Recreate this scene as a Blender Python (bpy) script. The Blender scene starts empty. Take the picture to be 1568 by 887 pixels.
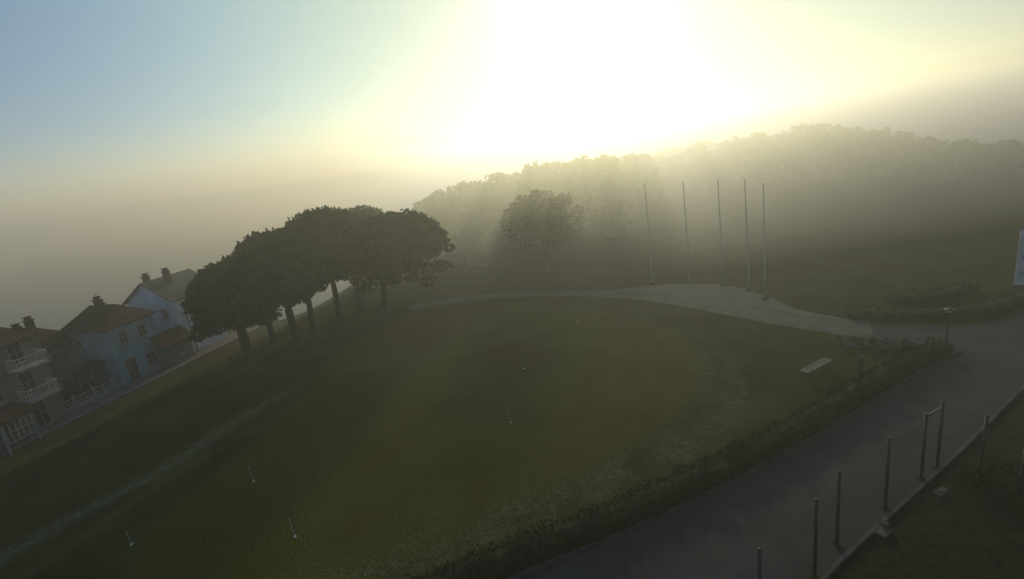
import bpy, math, random
import numpy as np
from mathutils import Vector, Matrix, geometry
random.seed(7); rng=np.random.default_rng(7)
scene=bpy.context.scene
COL=scene.collection
# ------------------------------------------------------------------ helpers
def link(o,parent=None):
    COL.objects.link(o)
    if parent is not None: o.parent=parent
    return o
def empty(name,loc=(0,0,0),rz=0):
    e=bpy.data.objects.new(name,None); e.location=loc; e.rotation_euler=(0,0,rz); e.empty_display_size=.3
    return link(e)
def mesh(name,verts,faces,mat=None,parent=None,smooth=False,loc=None):
    me=bpy.data.meshes.new(name); me.from_pydata([tuple(v) for v in verts],[],[tuple(f) for f in faces]); me.update()
    if mat: me.materials.append(mat)
    if smooth:
        me.polygons.foreach_set("use_smooth",[True]*len(me.polygons))
    o=bpy.data.objects.new(name,me)
    if loc: o.location=loc
    return link(o,parent)
class B:
    def __init__(s): s.v=[]; s.f=[]
    def add(s,v,f):
        n=len(s.v); s.v+= [tuple(x) for x in v]; s.f+=[tuple(i+n for i in g) for g in f]
    def box(s,c,d,rz=0,bev=0):
        hx,hy,hz=d[0]/2,d[1]/2,d[2]/2; ca,sa=math.cos(rz),math.sin(rz)
        vs=[]
        for z in(-hz,hz):
            for x,y in((-hx,-hy),(hx,-hy),(hx,hy),(-hx,hy)):
                vs.append((c[0]+x*ca-y*sa,c[1]+x*sa+y*ca,c[2]+z))
        s.add(vs,[(3,2,1,0),(4,5,6,7),(0,1,5,4),(1,2,6,5),(2,3,7,6),(3,0,4,7)])
    def tube(s,pts,rad,n=8,cap=True):
        pts=[Vector(p) for p in pts]
        base=len(s.v)
        for i,p in enumerate(pts):
            t=(pts[min(i+1,len(pts)-1)]-pts[max(i-1,0)]).normalized()
            a=Vector((1,0,0)) if abs(t.x)<.8 else Vector((0,1,0))
            u=t.cross(a).normalized(); w=t.cross(u)
            for k in range(n):
                an=2*math.pi*k/n
                s.v.append(tuple(p+(u*math.cos(an)+w*math.sin(an))*rad[i]))
        for i in range(len(pts)-1):
            for k in range(n):
                a=base+i*n+k; b=base+i*n+(k+1)%n
                s.f.append((a,b,b+n,a+n))
        if cap:
            s.f.append(tuple(base+k for k in range(n))[::-1]); s.f.append(tuple(base+(len(pts)-1)*n+k for k in range(n)))
    def ball(s,c,r,n=8,m=5):
        pts=[];rad=[]
        for i in range(m+1):
            t=math.pi*i/m; pts.append((c[0],c[1],c[2]-r*math.cos(t))); rad.append(max(r*math.sin(t),r*.02))
        s.tube(pts,rad,n)
    def out(s,name,mat,parent=None,smooth=False,loc=None): return mesh(name,s.v,s.f,mat,parent,smooth,loc)

def mat(name,c1,c2,scale=4,rough=.85,bump=.0,bscale=None,detail=6,spec=.2,metal=0,thr=(.35,.65),coord='Object'):
    m=bpy.data.materials.new(name); m.use_nodes=True; nt=m.node_tree; N=nt.nodes; Lk=nt.links
    b=N["Principled BSDF"]; b.inputs["Roughness"].default_value=rough; b.inputs["Metallic"].default_value=metal
    b.inputs["Specular IOR Level"].default_value=spec
    tc=N.new("ShaderNodeTexCoord"); no=N.new("ShaderNodeTexNoise"); no.inputs["Scale"].default_value=scale; no.inputs["Detail"].default_value=detail
    Lk.new(tc.outputs[coord],no.inputs["Vector"])
    cr=N.new("ShaderNodeValToRGB"); cr.color_ramp.elements[0].position=thr[0]; cr.color_ramp.elements[1].position=thr[1]
    cr.color_ramp.elements[0].color=(*c1,1); cr.color_ramp.elements[1].color=(*c2,1)
    Lk.new(no.outputs["Fac"],cr.inputs["Fac"]); Lk.new(cr.outputs["Color"],b.inputs["Base Color"])
    if bump:
        n2=N.new("ShaderNodeTexNoise"); n2.inputs["Scale"].default_value=bscale or scale*6; n2.inputs["Detail"].default_value=8
        Lk.new(tc.outputs[coord],n2.inputs["Vector"])
        bu=N.new("ShaderNodeBump"); bu.inputs["Strength"].default_value=bump; bu.inputs["Distance"].default_value=.05
        Lk.new(n2.outputs["Fac"],bu.inputs["Height"]); Lk.new(bu.outputs["Normal"],b.inputs["Normal"])
    return m
def leafmat(name,c1,c2,scale=.8,trans=.3):
    m=bpy.data.materials.new(name); m.use_nodes=True; nt=m.node_tree; N=nt.nodes; Lk=nt.links; N.clear()
    o=N.new("ShaderNodeOutputMaterial"); d=N.new("ShaderNodeBsdfDiffuse"); t=N.new("ShaderNodeBsdfTranslucent"); mx=N.new("ShaderNodeMixShader"); mx.inputs[0].default_value=trans
    g=N.new("ShaderNodeNewGeometry"); no=N.new("ShaderNodeTexNoise"); no.inputs["Scale"].default_value=scale; no.inputs["Detail"].default_value=5
    Lk.new(g.outputs["Position"],no.inputs["Vector"])
    cr=N.new("ShaderNodeValToRGB"); cr.color_ramp.elements[0].position=.35; cr.color_ramp.elements[1].position=.65
    cr.color_ramp.elements[0].color=(*c1,1); cr.color_ramp.elements[1].color=(*c2,1)
    Lk.new(no.outputs["Fac"],cr.inputs["Fac"])
    for s in(d,t): Lk.new(cr.outputs["Color"],s.inputs["Color"])
    Lk.new(d.outputs[0],mx.inputs[1]); Lk.new(t.outputs[0],mx.inputs[2]); Lk.new(mx.outputs[0],o.inputs["Surface"])
    return m

# ------------------------------------------------------------------ materials
M_asph=mat("asphalt",(.038,.034,.036),(.064,.058,.058),.6,.9,.3,60,thr=(.3,.7),spec=.1)
M_path=mat("path_concrete",(.068,.065,.048),(.11,.105,.08),.7,.9,.3,50)
M_gravel=mat("gravel",(.07,.067,.05),(.18,.17,.13),12,.95,.8,30)
M_street=mat("street_paving",(.08,.08,.088),(.135,.135,.145),1.2,.9,.2,30)
M_kerb=mat("kerb_concrete",(.04,.04,.038),(.085,.08,.072),3,.9,.3,40)
M_pinebark=mat("pine_bark",(.03,.022,.016),(.07,.05,.038),5,.95,.6,20)
M_pine=leafmat("pine_needles",(.008,.017,.003),(.032,.048,.010),.8,.12)
M_leaf=leafmat("tree_foliage",(.020,.028,.007),(.050,.058,.015),.7,.2)
M_hedge=leafmat("hedge_foliage",(.014,.017,.006),(.042,.038,.013),2.2,.2)
M_hcore=mat("hedge_inside",(.012,.013,.007),(.026,.024,.014),5,.95,.3)
M_rock=mat("rock",(.035,.033,.028),(.105,.10,.085),3,.9,.5)
M_metal=mat("galvanised_metal",(.28,.29,.30),(.42,.43,.44),5,.45,spec=.5,metal=.3)
M_white=mat("white_paint",(.62,.62,.60),(.8,.8,.78),4,.5,spec=.4)
M_pole=mat("pole_paint",(.38,.38,.36),(.52,.52,.50),2,.5,spec=.4)
M_dark=mat("dark_painted_metal",(.016,.018,.017),(.035,.037,.035),6,.5,spec=.4)
M_wood=mat("bench_wood",(.10,.09,.068),(.18,.165,.125),5,.8,.3)
M_glass=mat("window_glass",(.02,.025,.03),(.05,.06,.07),1,.12,spec=.6)
M_frame=mat("window_frame",(.22,.23,.245),(.33,.345,.36),3,.5)
M_shut=mat("shutter_wood",(.05,.04,.03),(.09,.065,.045),6,.7)
M_wallA=mat("plaster_beige",(.13,.125,.11),(.21,.20,.18),.6,.9,.1,25)
M_wallB=mat("plaster_grey",(.09,.10,.115),(.15,.165,.185),.6,.9,.1,25)
M_wallC=mat("plaster_blue",(.13,.24,.32),(.22,.36,.45),.6,.9,.1,25)
M_wallD=mat("plaster_white",(.44,.51,.58),(.60,.67,.74),.6,.9,.1,25)
M_garden=mat("garden_turf",(.010,.012,.005),(.024,.027,.011),2.5,.95,.6,14,spec=.05)
def tilemat(name,c1,c2):
    m=mat(name,c1,c2,1.4,.9,.0,spec=.08)
    nt=m.node_tree;N=nt.nodes;Lk=nt.links
    tc=[n for n in N if n.type=='TEX_COORD'][0]
    w=N.new("ShaderNodeTexWave"); w.wave_type='BANDS'; w.bands_direction='Y'; w.inputs["Scale"].default_value=1.5; w.inputs["Distortion"].default_value=.6
    Lk.new(tc.outputs["Object"],w.inputs["Vector"])
    bu=N.new("ShaderNodeBump"); bu.inputs["Strength"].default_value=.7; bu.inputs["Distance"].default_value=.08
    Lk.new(w.outputs["Fac"],bu.inputs["Height"]); Lk.new(bu.outputs["Normal"],N["Principled BSDF"].inputs["Normal"])
    return m
M_tile=tilemat("terracotta_tiles",(.020,.013,.013),(.050,.028,.026))
M_tileg=tilemat("grey_tiles",(.045,.048,.050),(.085,.088,.09))
# ------------------------------------------------------------------ terrain
def sst(a,b,x):
    t=np.clip((x-a)/(b-a),0,1); return t*t*(3-2*t)
def streetx(y): return -37.8+.31*(y-33)
def vnoise(x,y,s,seed=0):
    return (np.sin(x/s*1.3+seed)+np.sin(y/s*1.1+seed*2.1)+np.sin((x+y)/s*.7+seed*.7)+np.sin((x-1.7*y)/s*.53+1.3*seed))/4
def terr(x,y):
    x=np.asarray(x,float); y=np.asarray(y,float)
    off=x-streetx(np.clip(y,-60,60))
    z=-3*(1-sst(2.0,14,off))
    sh=np.where(y<50,-56.0,np.where(y<85,-56+(y-50)*1.1,-17.5+(y-85)*.05))
    z=z-7*(1-sst(0,14,x-sh+2))*(off<30)
    z=z-5*(1-sst(0,18,x-sh))*(y>60)
    far=sst(50,75,y)*sst(-5,10,x)
    z=z+far*.6*vnoise(x,y,9,1.0)
    return z
def tz(x,y): return float(terr(x,y))
def axis(a,b,na,nb,step,far):
    core=np.arange(a,b+1e-6,step)
    lo=a-np.geomspace(step,far,na)[::-1]; hi=b+np.geomspace(step,far,nb)
    return np.concatenate([lo,core,hi])
xs=axis(-46,40,40,40,.3,900); ys=axis(4,72,30,46,.3,1500)
X,Y=np.meshgrid(xs,ys); Z=terr(X,Y)
nx,ny=len(xs),len(ys)
V=np.stack([X.ravel(),Y.ravel(),Z.ravel()],1)
i=np.arange((nx-1)*(ny-1)); r_=i//(nx-1); c_=i%(nx-1); a=r_*nx+c_
Fc=np.stack([a,a+1,a+1+nx,a+nx],1)
def npmesh(name,V,F,mat_,parent=None,smooth=False):
    me=bpy.data.meshes.new(name); me.vertices.add(len(V)); me.vertices.foreach_set("co",V.astype(np.float32).ravel())
    k=F.shape[1]
    me.loops.add(F.size); me.loops.foreach_set("vertex_index",F.astype(np.int32).ravel())
    me.polygons.add(len(F)); me.polygons.foreach_set("loop_start",np.arange(0,F.size,k,dtype=np.int32)); 
    try: me.polygons.foreach_set("loop_total",np.full(len(F),k,dtype=np.int32))
    except Exception: pass
    me.update(calc_edges=True); me.validate()
    if smooth: me.polygons.foreach_set("use_smooth",[True]*len(me.polygons))
    me.materials.append(mat_)
    o=bpy.data.objects.new(name,me); return link(o,parent)
def smoothline(pts,n=6):
    P=[Vector(p) for p in pts]; out=[]
    for i in range(len(P)-1):
        p0=P[max(i-1,0)];p1=P[i];p2=P[i+1];p3=P[min(i+2,len(P)-1)]
        for k in range(n):
            t=k/n; out.append(.5*((2*p1)+(p2-p0)*t+(2*p0-5*p1+4*p2-p3)*t*t+(-p0+3*p1-3*p2+p3)*t**3))
    out.append(P[-1]); return [tuple(v) for v in out]
# wear masks of the lawn: R mown green, G worn pale grass, B bare track
def dline(pts):
    D=np.full(X.shape,1e9)
    for (x1,y1),(x2,y2) in zip(pts[:-1],pts[1:]):
        dx,dy=x2-x1,y2-y1; t=np.clip(((X-x1)*dx+(Y-y1)*dy)/(dx*dx+dy*dy+1e-9),0,1)
        D=np.minimum(D,np.hypot(X-x1-t*dx,Y-y1-t*dy))
    return D
def inside(pts):
    I=np.zeros(X.shape,bool)
    for (x1,y1),(x2,y2) in zip(pts,pts[1:]+pts[:1]):
        if y1==y2: continue
        c=((y1>Y)!=(y2>Y))&(X<(x2-x1)*(Y-y1)/(y2-y1)+x1); I^=c
    return I
gp=smoothline([(-1.6,44.5),(5.8,39),(9.7,32.9),(10.3,27.4),(7.6,22.2),(3.9,19.2),(.9,17.4),(-2.7,15.4),(-5.3,14.4),(-12,12),(-16.1,18),(-14.6,24.3),(-14.2,31.3),(-12.6,40.7),(-8.2,45),(-1.6,44.5)],4)
sdg=dline(gp)*np.where(inside(gp[:-1]),1,-1)
green=sst(-.7,.6,sdg)
dw=dline(smoothline([(9.6,31),(10.6,28),(10.4,24.6),(9.0,21.0),(4.8,18.2),(.4,16.4),(-4.2,15.0),(-9,13)],4))
fr=np.exp(-(dw/1.3)**2)*(1-.8*sst(23,30,Y))
fr2=np.exp(-((sdg+.3)/.4)**2)*.25
tr=np.exp(-((X-(-15.9-(29.1-Y)*.5+.35*np.sin(Y*.6)))/.7)**2)*(1-sst(29,33,Y))
tr2=np.exp(-((X-(-13.9-(29.1-Y)*.5+.3*np.sin(Y*.5)))/.35)**2)*(1-sst(28,31,Y))*.35
Cc=np.zeros((nx*ny,4),np.float32); Cc[:,0]=green.ravel(); Cc[:,1]=np.clip(fr+fr2,0,1).ravel(); Cc[:,2]=np.clip(tr+tr2,0,1).ravel(); Cc[:,3]=1
mg=bpy.data.materials.new("grass"); mg.use_nodes=True; nt=mg.node_tree;N=nt.nodes;Lk=nt.links
b=N["Principled BSDF"]; b.inputs["Roughness"].default_value=.95; b.inputs["Specular IOR Level"].default_value=.03
tc=N.new("ShaderNodeTexCoord"); at=N.new("ShaderNodeAttribute"); at.attribute_name="wear"; sp=N.new("ShaderNodeSeparateColor"); Lk.new(at.outputs["Color"],sp.inputs[0])
def noise(s,d=6,dist=0):
    n=N.new("ShaderNodeTexNoise"); n.inputs["Scale"].default_value=s; n.inputs["Detail"].default_value=d; n.inputs["Distortion"].default_value=dist; Lk.new(tc.outputs["Object"],n.inputs["Vector"]); return n.outputs["Fac"]
def ramp(f,p0,c0,p1,c1):
    cr=N.new("ShaderNodeValToRGB"); e=cr.color_ramp.elements; e[0].position=p0;e[1].position=p1;e[0].color=(*c0,1);e[1].color=(*c1,1); Lk.new(f,cr.inputs[0]); return cr.outputs[0]
def mixc(f,a_,b_,mode='MIX'):
    m=N.new("ShaderNodeMix"); m.data_type='RGBA'; m.blend_type=mode
    if isinstance(f,float): m.inputs[0].default_value=f
    else: Lk.new(f,m.inputs[0])
    Lk.new(a_,m.inputs[6]); Lk.new(b_,m.inputs[7]); return m.outputs[2]
def math_(op,a_,b_=None):
    m=N.new("ShaderNodeMath"); m.operation=op; m.use_clamp=True
    for k,v in enumerate((a_,b_)):
        if v is None: continue
        if isinstance(v,(int,float)): m.inputs[k].default_value=v
        else: Lk.new(v,m.inputs[k])
    return m.outputs[0]
rough_g=ramp(noise(.35,9,.5),.35,(.022,.027,.003),.68,(.050,.054,.009))
fine=ramp(noise(11,9),.32,(.45,.47,.45),.68,(1.5,1.48,1.42))
grn=ramp(noise(.18,8,.6),.33,(.058,.048,.003),.66,(.078,.078,.008))
worn=ramp(noise(4,8,1),.38,(.06,.062,.018),.64,(.125,.125,.062))
trk=ramp(noise(3,8),.35,(.06,.065,.028),.65,(.14,.14,.085))
c=mixc(sp.outputs[0],rough_g,grn)
wn=math_('MULTIPLY',sp.outputs[1],ramp(noise(.8,10,.7),.36,(.15,.15,.15),.68,(.9,.9,.9)))
c=mixc(wn,c,worn)
tn=math_('MULTIPLY',sp.outputs[2],ramp(noise(1.3,6),.3,(.3,.3,.3),.6,(1,1,1)))
c=mixc(tn,c,trk)
c=mixc(1.0,c,fine,'MULTIPLY')
Lk.new(c,b.inputs["Base Color"])
bu=N.new("ShaderNodeBump"); bu.inputs["Strength"].default_value=.8; bu.inputs["Distance"].default_value=.08; Lk.new(noise(12,10),bu.inputs["Height"]); Lk.new(bu.outputs[0],b.inputs["Normal"])
g=npmesh("ground",V,Fc,mg,smooth=True)
ca=g.data.color_attributes.new("wear",'FLOAT_COLOR','POINT'); ca.data.foreach_set("color",Cc.ravel())
ms=mat("sea_water",(.03,.055,.08),(.04,.075,.105),.05,.35,.25,.6,spec=.5)
mesh("sea",[(-3000,-300,-5),(3000,-300,-5),(3000,4000,-5),(-3000,4000,-5)],[(0,1,2,3)],ms)

# ------------------------------------------------------------------ paved sheets
def sheet(name,pts,z,m):
    tri=geometry.tessellate_polygon([[Vector((x,y,0)) for x,y in pts]])
    return mesh(name,[(x,y,z) for x,y in pts],tri,m)
roadL=smoothline([(-14,8.5),(-7,11),(-1.3,13.2),(2.7,14.5),(8,16.6),(13.6,19.3),(18.6,21.9),(22.3,23.6)])
roadR=smoothline([(-6,3.5),(0,7),(7.6,11.7),(9.1,12.6),(15.7,16.3),(21.3,19.6),(27,22.6),(36,25.5),(60,31)])
up=smoothline([(60,39),(38,31),(28.2,26.9),(24.6,26.9),(20.6,29.2)])
pin=smoothline([(16.7,30),(19,27.2),(21.1,25.3),(22.3,23.6)])
flip=lambda L:list(reversed(L))
sheet("asphalt_road",roadR+up+pin[:-1]+flip(roadL),.008,M_asph)
sheet("garden_lawn",flip(roadR)+[(-6,-8),(60,-8)],.004,M_garden)
pathIn=smoothline([(20.2,27.0),(19,27.4),(16.7,30),(14.1,33.8),(10.9,38.3),(6.3,42),(.8,44.8),(-5.3,46.0),(-9,45.2)])
pathOut=smoothline([(21.5,29.0),(19.4,30.6),(16.8,34.4),(13.0,39.4),(8.0,43.0),(1.5,46.3),(-5.4,47.9),(-10,47)])
sheet("footpath",flip(pathOut)+pathIn,.012,M_path)
grav=smoothline([(20.8,29.4),(19,32.5),(18.7,35.7),(17.2,40.1),(13.4,42.4),(8.3,43.3),(3,45.6)])
sheet("gravel_area",grav+[(1.5,45.3),(6.5,43),(10.5,40.6),(14,36.2),(17,32.2),(20,29)],.004,M_gravel)
def ribbon(name,pts,w,dz,m,side=0,th=0):
    P=[Vector((x,y,0)) for x,y in pts]; n=len(P); vs=[]
    for i,p in enumerate(P):
        t=(P[min(i+1,n-1)]-P[max(i-1,0)]).normalized(); nn=Vector((-t.y,t.x,0))
        for s in(0,1):
            q=p+nn*(w*(s-.5)+side)
            vs.append((q.x,q.y,tz(p.x,p.y)+dz))
            if th: vs.append((q.x,q.y,tz(p.x,p.y)-.05))
    k=4 if th else 2; fs=[]
    for i in range(n-1):
        a=i*k;b_=a+k
        if not th: fs.append((a,a+1,b_+1,b_)[::-1])
        else: fs+= [(a,b_,b_+2,a+2),(a+1,b_+1,b_,a),(a+2,b_+2,b_+3,a+3)]
    if th: fs+=[(0,1,3,2),((n-1)*k,(n-1)*k+2,(n-1)*k+3,(n-1)*k+1)]
    return mesh(name,vs,fs,m)
sl=[(streetx(y)-.9,y) for y in np.arange(-10,62,2.0)]
ribbon("street",sl,2.6,.02,M_street)
ribbon("street_kerb",[(streetx(y)+.5,y) for y in np.arange(-10,62,2.0)],.16,.12,M_kerb,th=1)
ribbon("road_kerb",roadR[6:],.12,.10,M_kerb,side=-.07,th=1)
ribbon("road_kerb",roadL,.12,.08,M_kerb,side=.06,th=1)

# ------------------------------------------------------------------ foliage cards
def cards(C,size,flat=0.0,asp=1.0):
    n=len(C); u=rng.normal(size=(n,3)); u/=np.linalg.norm(u,axis=1)[:,None]
    w=rng.normal(size=(n,3)); w-= (w*u).sum(1)[:,None]*u; w/=np.linalg.norm(w,axis=1)[:,None]
    s=size*rng.uniform(.55,1.35,n)[:,None]
    u=u*s*.5*asp; w=w*s*.5
    V=np.stack([C-u,C+w*.8,C+u,C-w*.8],1).reshape(-1,3)
    return V,np.arange(4*n).reshape(-1,4)
def clump_cloud(clumps,per):
    P=[]
    for (c,r) in clumps:
        n=int(per*(r[0]*r[1])**.5)
        d=rng.normal(size=(n,3)); d/=np.linalg.norm(d,axis=1)[:,None]
        d*= (rng.uniform(0.3,1,n)**.5)[:,None]
        P.append(np.array(c)+d*np.array(r))
    return np.concatenate(P)
def umbrella_pine(x,y,h,rad,dx=0,dy=0,bot=.35,seed=0):
    R=random.Random(seed); z0=tz(x,y)-.05
    e=empty("umbrella_pine",(x,y,z0))
    thick=h-h*bot
    tb=B(); top=Vector((dx*.7,dy*.7,h*.62)); mid=Vector((dx*.25+R.uniform(-.2,.2),R.uniform(-.2,.2),h*.3))
    r0=.17+.011*h
    tb.tube([(0,0,0),(0,0,.25),tuple(mid*.5),tuple(mid),tuple((mid+top)/2),tuple(top)],[r0*1.35,r0,r0*.93,r0*.85,r0*.65,r0*.4],9)
    cl=[]
    for k in range(9):
        an=2*math.pi*k/9+R.uniform(-.3,.3); rr=rad*R.uniform(.45,.85); f=R.uniform(.0,1)
        s=mid.lerp(top,f); en=Vector((dx+rr*math.cos(an),dy+rr*math.sin(an),h*bot+thick*R.uniform(.25,.6)))
        m2=(s+en)/2+Vector((0,0,-.25)); tb.tube([tuple(s),tuple(m2),tuple(en)],[r0*.42,r0*.28,r0*.1],6)
    tb.out("trunk_and_limbs",M_pinebark,e,True)
    def dome(q): return h*bot+thick*(.36+.58*(1-q**2.6)**.55)
    def floor_(q): return h*bot+thick*(.16*(1-q)+.08)
    for k in range(int(22*rad)):
        an=R.uniform(0,6.283); q=math.sqrt(R.uniform(0,.9)); q2=q*rad*.93*(1+.07*math.sin(3*an+seed))
        z=floor_(q)+R.random()*(dome(q)-floor_(q))*.9
        cr=R.uniform(.6,.95); cl.append(((dx+q2*math.cos(an),dy+q2*math.sin(an),z),(cr,cr,cr*.55)))
    for k in range(int(42*rad)):
        an=R.uniform(0,6.283); q=math.sqrt(R.uniform(0,.97)); q2=q*rad*.97*(1+.07*math.sin(3*an+seed))
        cr=R.uniform(.32,.6); cl.append(((dx+q2*math.cos(an),dy+q2*math.sin(an),dome(q)-cr*.35+R.gauss(0,.08)),(cr,cr,cr*.6)))
    P=clump_cloud(cl,150)
    T=[]
    for k in range(int(60*rad)):
        an=R.uniform(0,2*math.pi); q=math.sqrt(R.uniform(0,.98)); q2=q*rad*.97
        z=dome(q); hh=R.uniform(.15,.65)
        for j in range(8): T.append((dx+q2*math.cos(an)+R.gauss(0,.07),dy+q2*math.sin(an)+R.gauss(0,.07),z-.1+hh*j/7))
    P=np.concatenate([P,np.array(T)])
    Vv,Ff=cards(P,.25,asp=1.5)
    npmesh("crown_foliage",Vv,Ff,M_pine,e)
    return e
pines=[(-11.7,43.7,9.3,4.5,2.5,.3,.31),(-14.6,47.4,9.9,4.2,.9,.4,.37),(-16,45.2,10.4,3.9,.2,0,.40),(-18,43.7,9.3,3.9,.2,0,.37),
(-18.9,41.9,8.6,3.3,.2,0,.37),(-20.6,41.5,8.1,3.5,0,0,.33),(-21.8,39.1,7.3,2.9,0,0,.29),(-23.3,42.4,7.7,3.0,-.3,0,.22),(-20.4,45.5,9.2,3.6,-.2,0,.34)]
for k,(x,y,h,rd,dx,dy,bt) in enumerate(pines):
    umbrella_pine(x,y,h,rd,dx,dy,bt,seed=k+3)
def tree_parts(x,y,h,rad,tb,cl,R,bot=.3,zoff=0):
    z0=tz(x,y)+zoff; r0=.10+.015*h
    tp=Vector((x+R.uniform(-.4,.4),y,z0+h*.7))
    tb.tube([(x,y,z0-.1),(x+.05,y,z0+h*.2),tuple(Vector((x,y,z0+h*.4)).lerp(tp,.3)),tuple(tp)],[r0*1.2,r0,r0*.75,r0*.25],7)
    for k in range(7):
        an=R.uniform(0,6.28); f=R.uniform(.3,.6); s=Vector((x,y,z0+h*f)); en=Vector((x+rad*.7*math.cos(an),y+rad*.7*math.sin(an),z0+h*(f+.25)))
        tb.tube([tuple(s),tuple((s+en)/2-Vector((0,0,.2))),tuple(en)],[r0*.45,r0*.3,r0*.1],5)
    for k in range(int(30*rad)):
        while True:
            a_,b_,c_=R.uniform(-1,1),R.uniform(-1,1),R.uniform(-1,1)
            if a_*a_+b_*b_+c_*c_<1: break
        cr=R.uniform(.45,.95)
        cl.append(((x+a_*rad*.93,y+b_*rad*.93,z0+h*bot+(h*(1-bot))*(.5+.45*c_)),(cr,cr,cr*.75)))
def single_tree(name,x,y,h,rad,bot,seed,size=.34,per=95):
    e=empty(name,(0,0,0)); tb=B(); cl=[]; R=random.Random(seed); tree_parts(x,y,h,rad,tb,cl,R,bot)
    tb.out("trunk_and_limbs",M_pinebark,e,True); Vv,Ff=cards(clump_cloud(cl,per),size); npmesh("crown_foliage",Vv,Ff,M_leaf,e)
single_tree("broadleaf_tree",4.1,53.0,8.9,4.4,.28,21)
def tree_mass(name,lst,seed,size=.55,per=60):
    e=empty(name,(0,0,0)); tb=B(); cl=[]; R=random.Random(seed)
    for x,y,h,rd,bt in lst:
        tree_parts(x,y,h,rd,tb,cl,R,bt)
        z0=tz(x,y)
        for j in range(9):
            px_,py_=x+R.uniform(-.8,.8)*rd,y+R.uniform(-.5,.5)*rd; q=abs(px_-x)/rd; rr=R.uniform(.3,.8)
            cl.append(((px_,py_,z0+h*(.93-.22*q*q)),(rr,rr,rr*R.uniform(.6,1.3))))
    tb.out("trunks",M_pinebark,e,True); Vv,Ff=cards(clump_cloud(cl,per),size); npmesh("foliage",Vv,Ff,M_leaf,e)
R=random.Random(5)
row=[(-12.5,74,6.2,2.2,.1),(-10.4,73,8.0,2.2,.15),(-7.8,72,9.0,2.7,.12),(-5,73,9.8,2.8,.1),(-2.6,74,9.3,2.6,.1),(0,72,10.4,2.8,.1),(2.6,73,9.9,2.7,.1),(5.2,72,11.0,3,.1),(7.8,73,10.8,2.9,.1),(10.2,72,10.4,2.7,.1),(12.6,74,10.8,2.8,.1),(15,73,10.8,2.8,.1),(17.6,76,10.3,2.8,.1),(20.2,80,10.2,2.8,.1),(23,84,9.8,2.9,.1)]
row+=[(x+1.2,y+4,h*.93,rd,.05) for x,y,h,rd,bt in row[2:13]]
row+=[(x,y-6,2.6+R.random()*2,2.2,.0) for x,y in[(-8,73),(-4.5,72),(-11,70),(-1,73),(14,72)]]
tree_mass("distant_tree_row",row,9,size=.5)
fo=[(26,96,9.0,3,.05),(29.5,95,8.3,2.6,.05),(33,96,8.0,2.8,.05),(36.5,95,9.7,2.0,.1),(40,96,7.9,3,.05),(43.5,95,9.6,3.6,.05),(47,94,9.8,3.6,.05),(50,93,9.0,3.4,.05),(54,92,10.2,4.0,.05),(57.5,91,9.8,3.8,.05),(60.5,89,8.8,3.5,.05),(63,87,8.4,3.6,.05),(65.5,84,7.5,3.4,.05),(66,79,6.6,3.2,.05),(67,74,6.0,3,.05),(70,71,5.3,3,.05),(73,67,5.0,3,.05),(76,63,4.6,3,.05)]
for k in range(9): fo.append((24+k*4.2,110,8.6+R.uniform(-.6,.6),3.5,.05))
tree_mass("forest",fo,11,size=.6,per=46)
P=[]
for x,y,r in[(-7.5,57,1.6),(-5.2,58,1.4),(-9.8,58.5,1.7),(-3,60,1.2)]:
    for j in range(9):
        P.append(((x+R.uniform(-r,r),y+R.uniform(-r,r)*.7,tz(x,y)+r*R.uniform(.2,.8)),(r*.5,r*.5,r*.45)))
Vv,Ff=cards(clump_cloud(P,120),.25); npmesh("shrub_group",Vv,Ff,M_leaf)

# ------------------------------------------------------------------ hedges
def hedge(name,pts,w,h,dens=260,size=.11):
    P=[Vector((x,y,0)) for x,y in pts]; e=empty(name); vs=[];prof=[(-.5,0),(-.5,.55),(-.38,.9),(0,1.0),(.38,.9),(.5,.55),(.5,0)]
    C=[]
    for i,p in enumerate(P):
        t=(P[min(i+1,len(P)-1)]-P[max(i-1,0)]).normalized(); nn=Vector((-t.y,t.x,0)); z0=tz(p.x,p.y)
        for a_,b_ in prof:
            j=1+random.uniform(-.08,.08); q=p+nn*a_*w*.86*j; vs.append((q.x,q.y,z0+b_*h*.88*j))
        if i<len(P)-1:
            L=(P[i+1]-p).length
            for k in range(int(dens*L)):
                f=random.random(); s=random.random()*3
                if s<1: a_,b_=-.5,random.random()
                elif s<2: a_,b_=.5,random.random()
                else: a_,b_=random.uniform(-.5,.5),1-.06*random.random()
                q=p.lerp(P[i+1],f)+nn*a_*w; bump=.07*math.sin((q.x*2.3+q.y*1.9))+.05*math.sin(q.x*5.1)
                C.append((q.x+random.gauss(0,.06),q.y+random.gauss(0,.06),z0+b_*h+bump+random.gauss(0,.045)))
    n=len(prof); fs=[(i*n+k,i*n+k+1,(i+1)*n+k+1,(i+1)*n+k)[::-1] for i in range(len(P)-1) for k in range(n-1)]
    fs+= [tuple(range(n)),tuple((len(P)-1)*n+k for k in range(n))[::-1]]
    mesh("hedge_body",vs,fs,M_hcore,e)
    Vv,Ff=cards(np.array(C),size); npmesh("hedge_leaves",Vv,Ff,M_hedge,e)
def offs(pts,d):
    P=[Vector(p) for p in pts]; o=[]
    for i,p in enumerate(P):
        t=(P[min(i+1,len(P)-1)]-P[max(i-1,0)]).normalized(); o.append((p.x-t.y*d,p.y+t.x*d))
    return o
hedge("roadside_hedge",offs(roadL,.68)[4:-1],1.0,.55,330)
hedge("low_hedge",smoothline([(20.8,30.2),(23,29.2),(25.2,28.2),(28,28.0),(33,29.6),(42,33)]),1.3,.45,190)
hedge("low_hedge",smoothline([(24.5,31.6),(27,31.0),(30,31.6)]),1.2,.5,190)
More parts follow.
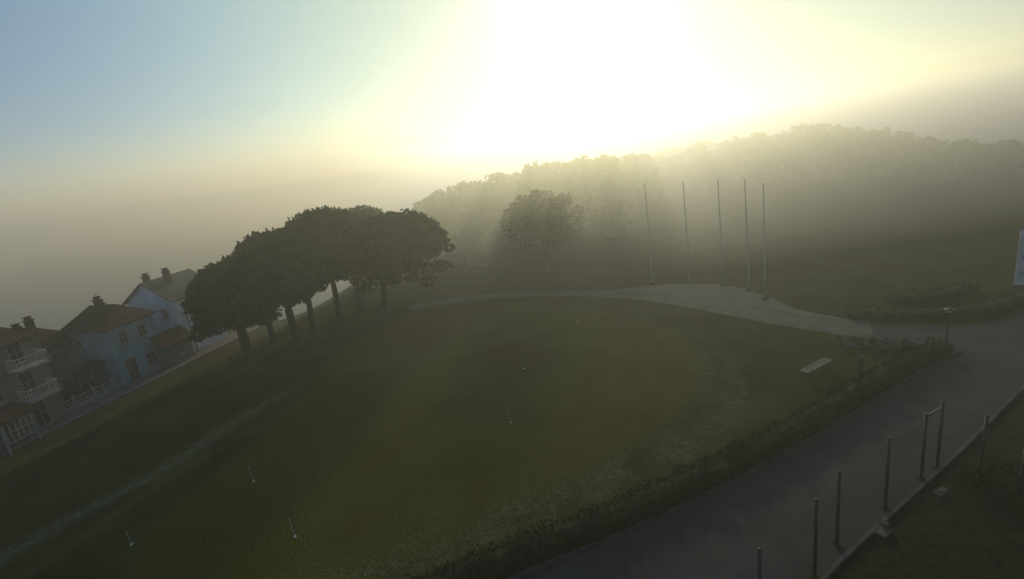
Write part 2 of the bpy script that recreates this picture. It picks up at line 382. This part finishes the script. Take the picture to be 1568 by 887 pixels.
# rock garden
e=empty("rock_garden"); bb=B()
for k in range(130):
    t=random.random(); x=18.0+t*3.3+random.gauss(0,.4); y=25.9-1.2*t+random.gauss(0,.6); s=random.uniform(.05,.19)
    ring=[];n=7
    for iz,(zz,rr) in enumerate([(-.3,.8),(.15,1),(.6,.75),(.85,.3)]):
        for j in range(n):
            an=2*math.pi*j/n; q=s*rr*random.uniform(.8,1.2); ring.append((x+q*math.cos(an),y+q*math.sin(an)*.8,s*zz*random.uniform(.9,1.1)+.02))
    bb.add(ring,[(a*n+j,a*n+(j+1)%n,(a+1)*n+(j+1)%n,(a+1)*n+j) for a in range(3) for j in range(n)]+[tuple(3*n+j for j in range(n))])
bb.out("rocks",M_rock,e)
C=[]
for k in range(40):
    t=random.random(); x=18.2+t*3.2+random.gauss(0,.4); y=25.4-1.0*t+random.gauss(0,.5)
    for j in range(22): C.append((x+random.gauss(0,.09),y+random.gauss(0,.09),abs(random.gauss(0.03,.08))))
Vv,Ff=cards(np.array(C),.1); npmesh("rock_plants",Vv,Ff,M_hedge,e)

# ------------------------------------------------------------------ houses
def house(name,x,y,z,W,L,H,ridge,mw,mr,axis='y',rz=-.29,hip=0,wins=(),chim=(),balc=()):
    """origin = south-east corner, extends W to local -x, L to local +y; ridge along axis"""
    e=empty(name,(x,y,z),rz)
    b=B(); b.add([(0,0,-1),(-W,0,-1),(-W,L,-1),(0,L,-1),(0,0,H),(-W,0,H),(-W,L,H),(0,L,H)],[(0,4,5,1)[::-1],(1,5,6,2)[::-1],(2,6,7,3)[::-1],(3,7,4,0)[::-1]])
    if not hip:
        if axis=='y': b.add([(0,0,H),(-W,0,H),(-W/2,0,ridge-.08),(0,L,H),(-W,L,H),(-W/2,L,ridge-.08)],[(0,2,1),(3,4,5)])
        else: b.add([(0,0,H),(0,L,H),(0,L/2,ridge-.08),(-W,0,H),(-W,L,H),(-W,L/2,ridge-.08)],[(0,1,2),(3,5,4)])
    b.out("walls",mw,e)
    o=.35; th=.12
    if axis=='y':
        s=(ridge-H)/(W/2); zE=H-o*s; hy=hip
        E=[(o,-o,zE),(-W-o,-o,zE),(-W-o,L+o,zE),(o,L+o,zE)]; Rg=[(-W/2,-o+hy,ridge),(-W/2,L+o-hy,ridge)]
        fs=[(0,4,5,3)[::-1],(1,4,5,2),(0,1,4),(2,3,5)] if hip else [(0,4,5,3)[::-1],(1,4,5,2)]
    else:
        s=(ridge-H)/(L/2); zE=H-o*s; hy=hip
        E=[(o,-o,zE),(-W-o,-o,zE),(-W-o,L+o,zE),(o,L+o,zE)]; Rg=[(o-hy,L/2,ridge),(-W-o+hy,L/2,ridge)]
        fs=[(0,1,5,4),(3,4,5,2),(0,4,3),(1,2,5)] if hip else [(0,1,5,4),(3,4,5,2)]
    ro=mesh("roof",E+Rg,fs,mr,e); sm=ro.modifiers.new("s","SOLIDIFY"); sm.thickness=th; sm.offset=0
    fr=B(); gl=B(); shu=B()
    for (face,u,zc,w,h,kind) in wins:
        def bx(bb,du,dn,dz,su,sn,sz):
            if face=='S': bb.box((-u+du,-dn,zc+dz),(su,sn,sz))
            else: bb.box((dn,u+du,zc+dz),(sn,su,sz))
        bx(gl,0,.012,0,w,.02,h)
        for sx in(-1,1): bx(fr,sx*(w/2+.03),.03,0,.06,.06,h+.12)
        for sz in(-1,1): bx(fr,0,.031,sz*(h/2+.03),w,.062,.06)
        bx(fr,0,.028,0,.05,.03,h-.002)
        if kind in(1,): bx(fr,0,.027,0,w-.01,.025,.04)
        bx(fr,0,.06,-h/2-.1,w+.3,.14,.05)
        if kind==2:
            for sx in(-1,1): bx(shu,sx*(w/2+.06+.21),.03,0,.4,.05,h+.1)
    if fr.v: fr.out("window_frames",M_frame,e); gl.out("window_glass",M_glass,e)
    if shu.v: shu.out("shutters",M_shut,e)
    c=B()
    for (cx_,cy_,zt,zb) in chim:
        c.box((cx_,cy_,(zt+zb)/2),(.5,.5,zt-zb)); c.box((cx_,cy_,zt+.05),(.62,.62,.1)); c.box((cx_,cy_,zt+.2),(.36,.36,.2)); c.box((cx_,cy_,zt+.34),(.52,.52,.07))
    if c.v: c.out("chimneys",M_tile,e)
    if balc:
        sl_=B(); ra=B()
        for (u,zc,w) in balc:
            sl_.box((.6,u,zc),(1.2,w,.16))
            ra.box((1.15,u,zc+.95),(.06,w,.06))
            for sy in(-1,1): ra.box((.6,u+sy*(w/2-.04),zc+.95),(1.05,.05,.06))
            for k in range(int(w/.2)+1): ra.box((1.15,u-w/2+.03+k*.2,zc+.5),(.03,.03,.84))
            for sy in(-1,1):
                for k in range(5): ra.box((.15+k*.22,u+sy*(w/2-.04),zc+.5),(.03,.03,.84))
        sl_.out("balcony_slabs",M_frame,e); ra.out("balcony_railings",M_pole,e)
    return e
Z0=-3
hA=house("apartment_building",-39.3,30.2,Z0,7,9.2,7.3,9.0,M_wallA,M_tile,'y',-.20,hip=2.2,
 wins=[('E',7.4,1.2,.9,2.0,1),('E',7.4,3.9,.9,1.9,1),('E',7.4,6.3,.9,1.5,1),('E',4.6,1.3,.9,1.2,2),('E',4.6,4,.9,1.2,2),('E',4.6,6.3,.9,1.2,2),('E',2,1.3,.9,1.2,2),('E',2,4,.9,1.2,2),('E',2,6.3,.9,1.2,2)],
 chim=[(-2,4,9.4,7.6)],balc=[(7.5,2.6,2.2),(7.5,5.1,2.2)])
pg=B()
for yy in(3.6,5.6): 
    pg.box((1.75,yy,1.2),(.12,.12,2.4))
pg.out("porch_posts",M_frame,hA)
pr=mesh("porch_roof",[(0.01,3.3,3.0),(0.01,6,3.0),(2.0,6,2.4),(2.0,3.3,2.4)],[(0,3,2,1)],M_tile,hA); pr.modifiers.new("s","SOLIDIFY").thickness=.12
pw=B()
for yy in np.arange(3.75,5.6,.37): pw.box((1.74,yy,1.5),(.05,.05,1.5))
for zz in(.75,1.5,2.2): pw.box((1.745,4.6,zz),(.045,1.9,.05))
pw.out("porch_lattice",M_pole,hA)
house("grey_house",-41.6,41.6,Z0,6,5,4.9,6.6,M_wallB,M_tile,'x',-.25,hip=2.0,wins=[('S',1.5,3.6,.8,1.1,2),('S',4.2,3.6,.8,1.1,2),('E',2.4,3.6,.8,1.1,2),('E',2.4,1.2,.8,1.1,2)],chim=[(-2,1.6,6.9,5.5),(-3.2,3.4,7.0,5.5)])
hC=house("blue_house",-36.3,44.2,Z0,5.1,4.6,5.7,7.2,M_wallC,M_tile,'x',-.29,hip=1.3,wins=[('S',3.7,4.2,.7,1.1,0),('E',1.3,4.3,.7,1.1,1),('E',3.2,4.3,.7,1.1,1),('E',3.2,1.4,.8,1.2,1),('E',1.2,1.15,.9,2.1,0)],chim=[(-1.4,1.4,7.5,6.2),(-3.4,2.6,7.6,6.2)])
pr=mesh("porch_roof",[(-1.2,-.01,2.7),(-3.4,-.01,2.7),(-3.4,-1.5,2.1),(-1.2,-1.5,2.1)],[(0,1,2,3)],M_tile,hC); pr.modifiers.new("s","SOLIDIFY").thickness=.12
pb=B(); pb.box((-1.35,-1.4,.8),(.1,.1,2.6)); pb.box((-3.25,-1.4,.8),(.1,.1,2.6)); pb.out("porch_posts",M_frame,hC)
house("white_house",-34.3,51.0,Z0,6.0,5.4,6.1,8.0,M_wallD,M_tileg,'y',-.29,wins=[('E',1.5,4.6,.7,1.0,0),('E',3.6,4.6,.7,1.0,0),('E',2.4,1.6,.9,1.2,0),('S',1.4,4.6,.7,1.0,0)],chim=[(-2.0,2.0,8.6,7),(-4.4,1.6,8.3,6)])
house("garden_shed",-34.1,47.6,Z0,2.2,2.9,2.4,3.3,M_wallB,M_tile,'y',-.29,wins=[('E',1.6,1.3,.7,.8,0)])
an=B(); an.tube([(-38.4,47.2,3.5),(-38.4,47.2,5.4)],[.025,.02],5)
for k in range(4): an.box((-38.4,47.2,4.8+.15*k),(.7-.1*k,.02,.02))
an.out("roof_antenna",M_dark)
# street fence
e=empty("street_fence"); f=B(); w=B()
ypos=np.arange(34,56,1.6)
for k,yy in enumerate(ypos):
    x=streetx(yy)-2.25; z=tz(x,yy)
    f.box((x,yy,z+.55),(.14,.14,1.15)); f.box((x,yy,z+1.15),(.2,.2,.06))
    if k<len(ypos)-1:
        x2=streetx(ypos[k+1])-2.25
        a_=math.atan2(1.6,x2-x)-math.pi/2; L=math.hypot(1.6,x2-x)
        f.box(((x+x2)/2,yy+.8,z+.18),(.12,L-.15,.4),a_)
        for zz in(.55,.95): w.box(((x+x2)/2,yy+.8,z+zz),(.03,L-.15,.04),a_)
        for j in range(1,8):
            t=j/8; w.box((x+(x2-x)*t,yy+1.6*t,z+.7),(.025,.025,.62),a_)
f.out("posts_and_base",M_frame,e); w.out("railings",M_pole,e)
def street_lamp(x,y,h,arm=.8):
    e=empty("street_lamp",(x,y,tz(x,y))); b=B(); b.tube([(0,0,0),(0,0,.8),(0,0,.82),(0,0,h)],[.09,.08,.055,.04],8)
    b.tube([(0,0,h-.02),(-.2,0,h+.15),(-arm,0,h+.2)],[.035,.03,.028],6); b.out("pole",M_dark,e)
    l=B(); l.box((-arm-.15,0,h+.2),(.5,.22,.1)); l.out("lamp_head",M_metal,e)
street_lamp(-38.2,41.0,5.0); street_lamp(-33.6,51.5,4.2)
P=[]
for yy in(38.5,40.5,42.5,47.5,49.2,52.5,54):
    x=streetx(yy)-2.9
    for j in range(5): P.append(((x+R.uniform(-.3,.3),yy+R.uniform(-.6,.6),tz(x,yy)+R.uniform(.3,1.2)),(.45,.45,.4)))
Vv,Ff=cards(clump_cloud(P,150),.14); npmesh("garden_shrubs",Vv,Ff,M_hedge)

# ------------------------------------------------------------------ flagpoles etc
for x,y,h,lx in[(12.3,43.1,8.6,-.12),(15.2,42,8.5,-.2),(17.2,40,8.5,-.2),(18.3,37.8,8.5,-.25),(18.3,35.4,8.3,-.1)]:
    e=empty("flagpole",(x,y,0)); b=B(); b.tube([(0,0,.1),(lx*.3,0,h*.35),(lx,0,h)],[.06,.045,.025],10); b.ball((lx,0,h+.05),.06); b.out("pole",M_pole,e,True)
    b=B(); b.tube([(0,0,0),(0,0,.12),(0,0,.16)],[.22,.22,.1],12); b.box((.08,0,1.2),(.05,.04,.18)); b.tube([(.075,0,1.2),(.07+lx*.5,0,h*.5),(lx+.05,0,h-.1)],[.006]*3,4); b.out("base_and_halyard",M_kerb,e)
e=empty("billboard",(29.7,28.6,0),math.radians(-35)); b=B()
for xx in(.15,2.9): b.box((xx,0,2.3),(.12,.12,4.6))
for zz in(1.15,4.6): b.box((1.52,0,zz+.03),(2.62,.08,.08))
b.out("posts_and_frame",M_dark,e)
b=B(); b.box((1.52,-.08,2.88),(2.9,.05,3.3)); b.out("panel",M_pole,e)
b=B()
for zz in(1.9,2.9,3.9): b.box((1.52,-.107,zz),(2.5,.01,.35))
b.out("printed_lines",M_wallC,e)
e=empty("marker_post",(16.3,22.5,0)); b=B(); b.box((0,0,.5),(.16,.16,1.0)); b.box((0,0,1.03),(.22,.22,.06)); b.out("post",M_dark,e)
b=B(); b.box((0,-.09,.72),(.13,.02,.3)); b.box((0,0,1.085),(.16,.16,.05)); b.out("plate",M_kerb,e)
e=empty("path_lamp",(22.3,24.5,0)); b=B(); b.tube([(0,0,0),(0,0,.1),(0,0,.12),(0,0,1.85)],[.09,.09,.04,.035],8); b.tube([(0,0,2.02),(0,0,2.1)],[.24,.06],12); b.out("post_and_cap",M_dark,e)
b=B(); b.tube([(0,0,1.85),(0,0,2.02)],[.09,.11],10); b.out("lantern",M_frame,e)
e=empty("park_bench",(14.75,23.5,0),math.atan2(1.0,1.9)); b=B()
for k in range(3): b.box((0,-.16+.16*k,.44),(2.15,.14,.05))
b.out("seat_planks",M_wood,e); b=B()
for sx in(-.75,.75):
    b.box((sx,0,.39),(.1,.42,.05)); 
    for sy in(-.14,.14): b.box((sx,sy,.185),(.08,.08,.36))
b.out("legs",M_kerb,e)
for x,y,h in[(0,29.1,.9),(-1,22.9,.8),(-13,20.9,.75),(-9.5,16.7,.75),(-16.4,17.6,.55),(-8.9,34,.6),(4.5,36,.6)]:
    e=empty("putting_green_pin",(x,y,0)); b=B(); b.tube([(0,0,0),(-.04,0,h)],[.012,.010],6); b.ball((-.04,0,h+.02),.028,6,4); b.out("rod",M_metal,e)
    b=B(); b.tube([(0,0,.003),(0,0,.03)],[.055,.05],12); b.box((.05,-.1,.03),(.08,.04,.04)); b.out("cup",M_pole,e)
# wire fence
e=empty("wire_fence"); b=B(); wv=B(); bs=B()
fl=[(3.0,8.9,2.6),(5.2,10.4,2.6),(7.5,11.8,2.6),(8.8,12.8,2.6),(11.2,14,2.6),(13.3,15.1,2.5)]
fl2=[(14.2,15.5,2.6),(15,14.7,2.4),(15.15,13.5,1.9)]
def fence(line):
    for k,(x,y,h) in enumerate(line):
        b.tube([(x,y,0),(x,y,h)],[.05,.05],8); b.ball((x,y,h+.02),.055,8,4); bs.box((x,y,.02),(.2,.2,.04))
        if k<len(line)-1:
            x2,y2,h2=line[k+1]
            for f_ in(.04,.5,.97): wv.tube([(x,y,h*f_),(x2,y2,h2*f_)],[.006]*2,4)
            L=math.hypot(x2-x,y2-y); nn=int(L/.12)
            for j in range(nn):
                for sg in(1,-1):
                    hh=min(h,h2)*.96; t0=j/nn; t1=t0+sg*hh/L*.55; 
                    zz0,zz1=.08,hh
                    if t1>1: zz1=.08+(hh-.08)*(1-t0)/(t1-t0); t1=1
                    if t1<0: zz1=.08+(hh-.08)*(t0)/(t0-t1); t1=0
                    wv.tube([(x+(x2-x)*t0,y+(y2-y)*t0,zz0),(x+(x2-x)*t1,y+(y2-y)*t1,zz1)],[.0018]*2,3,False)
fence(fl); fence(fl2)
b.tube([(13.3,15.1,2.45),(14.2,15.5,2.45)],[.035]*2,6); b.out("posts",M_dark,e,True); wv.out("wires",M_dark,e); bs.out("footings",M_hcore,e)
b=B(); b.box((10.4,13.0,.05),(.45,.32,.08),.5); b.box((10.55,13.1,.18),(.14,.11,.2),.4); b.out("concrete_block",M_path)
b=B(); b.box((13.3,14.3,.04),(.4,.26,.08),.3); b.box((13.4,14.35,.1),(.26,.18,.04),.3); b.out("stone_slab",M_path)
P=[]
for k in range(16):
    x=R.uniform(14,20); y=R.uniform(10.5,14.5)
    for j in range(4): P.append(((x+R.uniform(-.5,.5),y+R.uniform(-.4,.4),R.uniform(.1,.5)),(.4,.4,.3)))
Vv,Ff=cards(clump_cloud(P,160),.1); npmesh("garden_plants",Vv,Ff,M_hedge)

# ------------------------------------------------------------------ fog (real volumes)
def vol(name,x0,x1,y0,y1,z0,z1,dens,col,g):
    b=B(); b.box(((x0+x1)/2,(y0+y1)/2,(z0+z1)/2),(x1-x0,y1-y0,z1-z0))
    m=bpy.data.materials.new(name); m.use_nodes=True; nt=m.node_tree; nt.nodes.clear()
    o=nt.nodes.new("ShaderNodeOutputMaterial"); s=nt.nodes.new("ShaderNodeVolumeScatter"); s.inputs["Density"].default_value=dens; s.inputs["Color"].default_value=(*col,1); s.inputs["Anisotropy"].default_value=g
    nt.links.new(s.outputs[0],o.inputs["Volume"])
    return b.out(name,m)
vol("mist",-260,300,-20,420,-6,32,.0025,(.93,.96,.94),.6)
vol("sea_fog",-238,-14,50,262,-5.4,20,.010,(.66,.86,1.0),.45)
vol("ground_fog",-13.98,278,44.5,262,-5.5,15.0,.026,(.98,.97,.72),.62)

# ------------------------------------------------------------------ sun & sky
EL,AZ=math.radians(14.5),math.radians(11.2)
sd=Vector((math.sin(AZ)*math.cos(EL),math.cos(AZ)*math.cos(EL),math.sin(EL)))
l=bpy.data.lights.new("sun",'SUN'); l.energy=4.2; l.angle=math.radians(5); l.color=(1,.90,.54)
so=bpy.data.objects.new("sun",l); so.rotation_euler=(-sd).to_track_quat('-Z','Y').to_euler(); link(so)
W=bpy.data.worlds.new("World"); scene.world=W; W.use_nodes=True; nt=W.node_tree;N=nt.nodes;Lk=nt.links;N.clear()
out=N.new("ShaderNodeOutputWorld"); sky=N.new("ShaderNodeTexSky"); sky.sky_type='NISHITA'; sky.sun_disc=False; sky.sun_elevation=EL; sky.sun_rotation=AZ; sky.air_density=1.0; sky.dust_density=.2
b1=N.new("ShaderNodeBackground"); b1.inputs[1].default_value=.05; Lk.new(sky.outputs[0],b1.inputs[0])
tc=N.new("ShaderNodeTexCoord"); dp=N.new("ShaderNodeVectorMath"); dp.operation='DOT_PRODUCT'; nm=N.new("ShaderNodeVectorMath"); nm.operation='NORMALIZE'
Lk.new(tc.outputs["Generated"],nm.inputs[0]); Lk.new(nm.outputs[0],dp.inputs[0]); dp.inputs[1].default_value=sd
ac=N.new("ShaderNodeMath"); ac.operation='ARCCOSINE'; Lk.new(dp.outputs["Value"],ac.inputs[0])
dv=N.new("ShaderNodeMath"); dv.operation='DIVIDE'; dv.inputs[1].default_value=math.pi/2; Lk.new(ac.outputs[0],dv.inputs[0])
cr=N.new("ShaderNodeValToRGB"); cr.color_ramp.interpolation='B_SPLINE'; el=cr.color_ramp.elements
st=[(0,(1.1,1.1,1.05)),(.06,(.60,.62,.56)),(.12,(.32,.36,.24)),(.21,(.27,.34,.19)),(.30,(.23,.32,.24)),(.39,(.15,.24,.25)),(.50,(.075,.14,.22)),(.66,(.02,.06,.16)),(1,(.022,.05,.12))]
el[0].position=0; el[0].color=(*st[0][1],1); el[1].position=1; el[1].color=(*st[-1][1],1)
for p_,c_ in st[1:-1]:
    q=el.new(p_); q.color=(*c_,1)
Lk.new(dv.outputs[0],cr.inputs[0])
# sky colour is tinted browner and darker on the right (east) side of the sun
d2=N.new("ShaderNodeVectorMath"); d2.operation='DOT_PRODUCT'; Lk.new(nm.outputs[0],d2.inputs[0]); d2.inputs[1].default_value=(math.cos(AZ),-math.sin(AZ),0)
mr=N.new("ShaderNodeMapRange"); mr.inputs[1].default_value=.05; mr.inputs[2].default_value=.6; Lk.new(d2.outputs["Value"],mr.inputs[0])
mx=N.new("ShaderNodeMix"); mx.data_type='RGBA'; mx.blend_type='MULTIPLY'; mx.inputs[7].default_value=(.85,.62,.42,1); Lk.new(mr.outputs[0],mx.inputs[0]); Lk.new(cr.outputs[0],mx.inputs[6])
b2=N.new("ShaderNodeBackground"); b2.inputs[1].default_value=1.0; Lk.new(mx.outputs[2],b2.inputs[0])
ad=N.new("ShaderNodeAddShader"); Lk.new(b1.outputs[0],ad.inputs[0]); Lk.new(b2.outputs[0],ad.inputs[1]); Lk.new(ad.outputs[0],out.inputs[0])

# ------------------------------------------------------------------ camera
p=math.radians(15.2); r=math.radians(8); H=13.0
F=Vector((0,math.cos(p),-math.sin(p))); R0=Vector((1,0,0)); U0=Vector((0,math.sin(p),math.cos(p)))
cx=R0*math.cos(r)-U0*math.sin(r); cy=R0*math.sin(r)+U0*math.cos(r)
cam=bpy.data.cameras.new("camera"); cam.sensor_width=36; cam.lens=18; cam.clip_end=6000; cam.clip_start=.1
co=bpy.data.objects.new("camera",cam)
co.matrix_world=Matrix(((cx.x,cy.x,-F.x,0),(cx.y,cy.y,-F.y,0),(cx.z,cy.z,-F.z,H),(0,0,0,1)))
link(co); scene.camera=co
scene.view_settings.view_transform='Standard'; scene.view_settings.look='None'; scene.view_settings.exposure=0
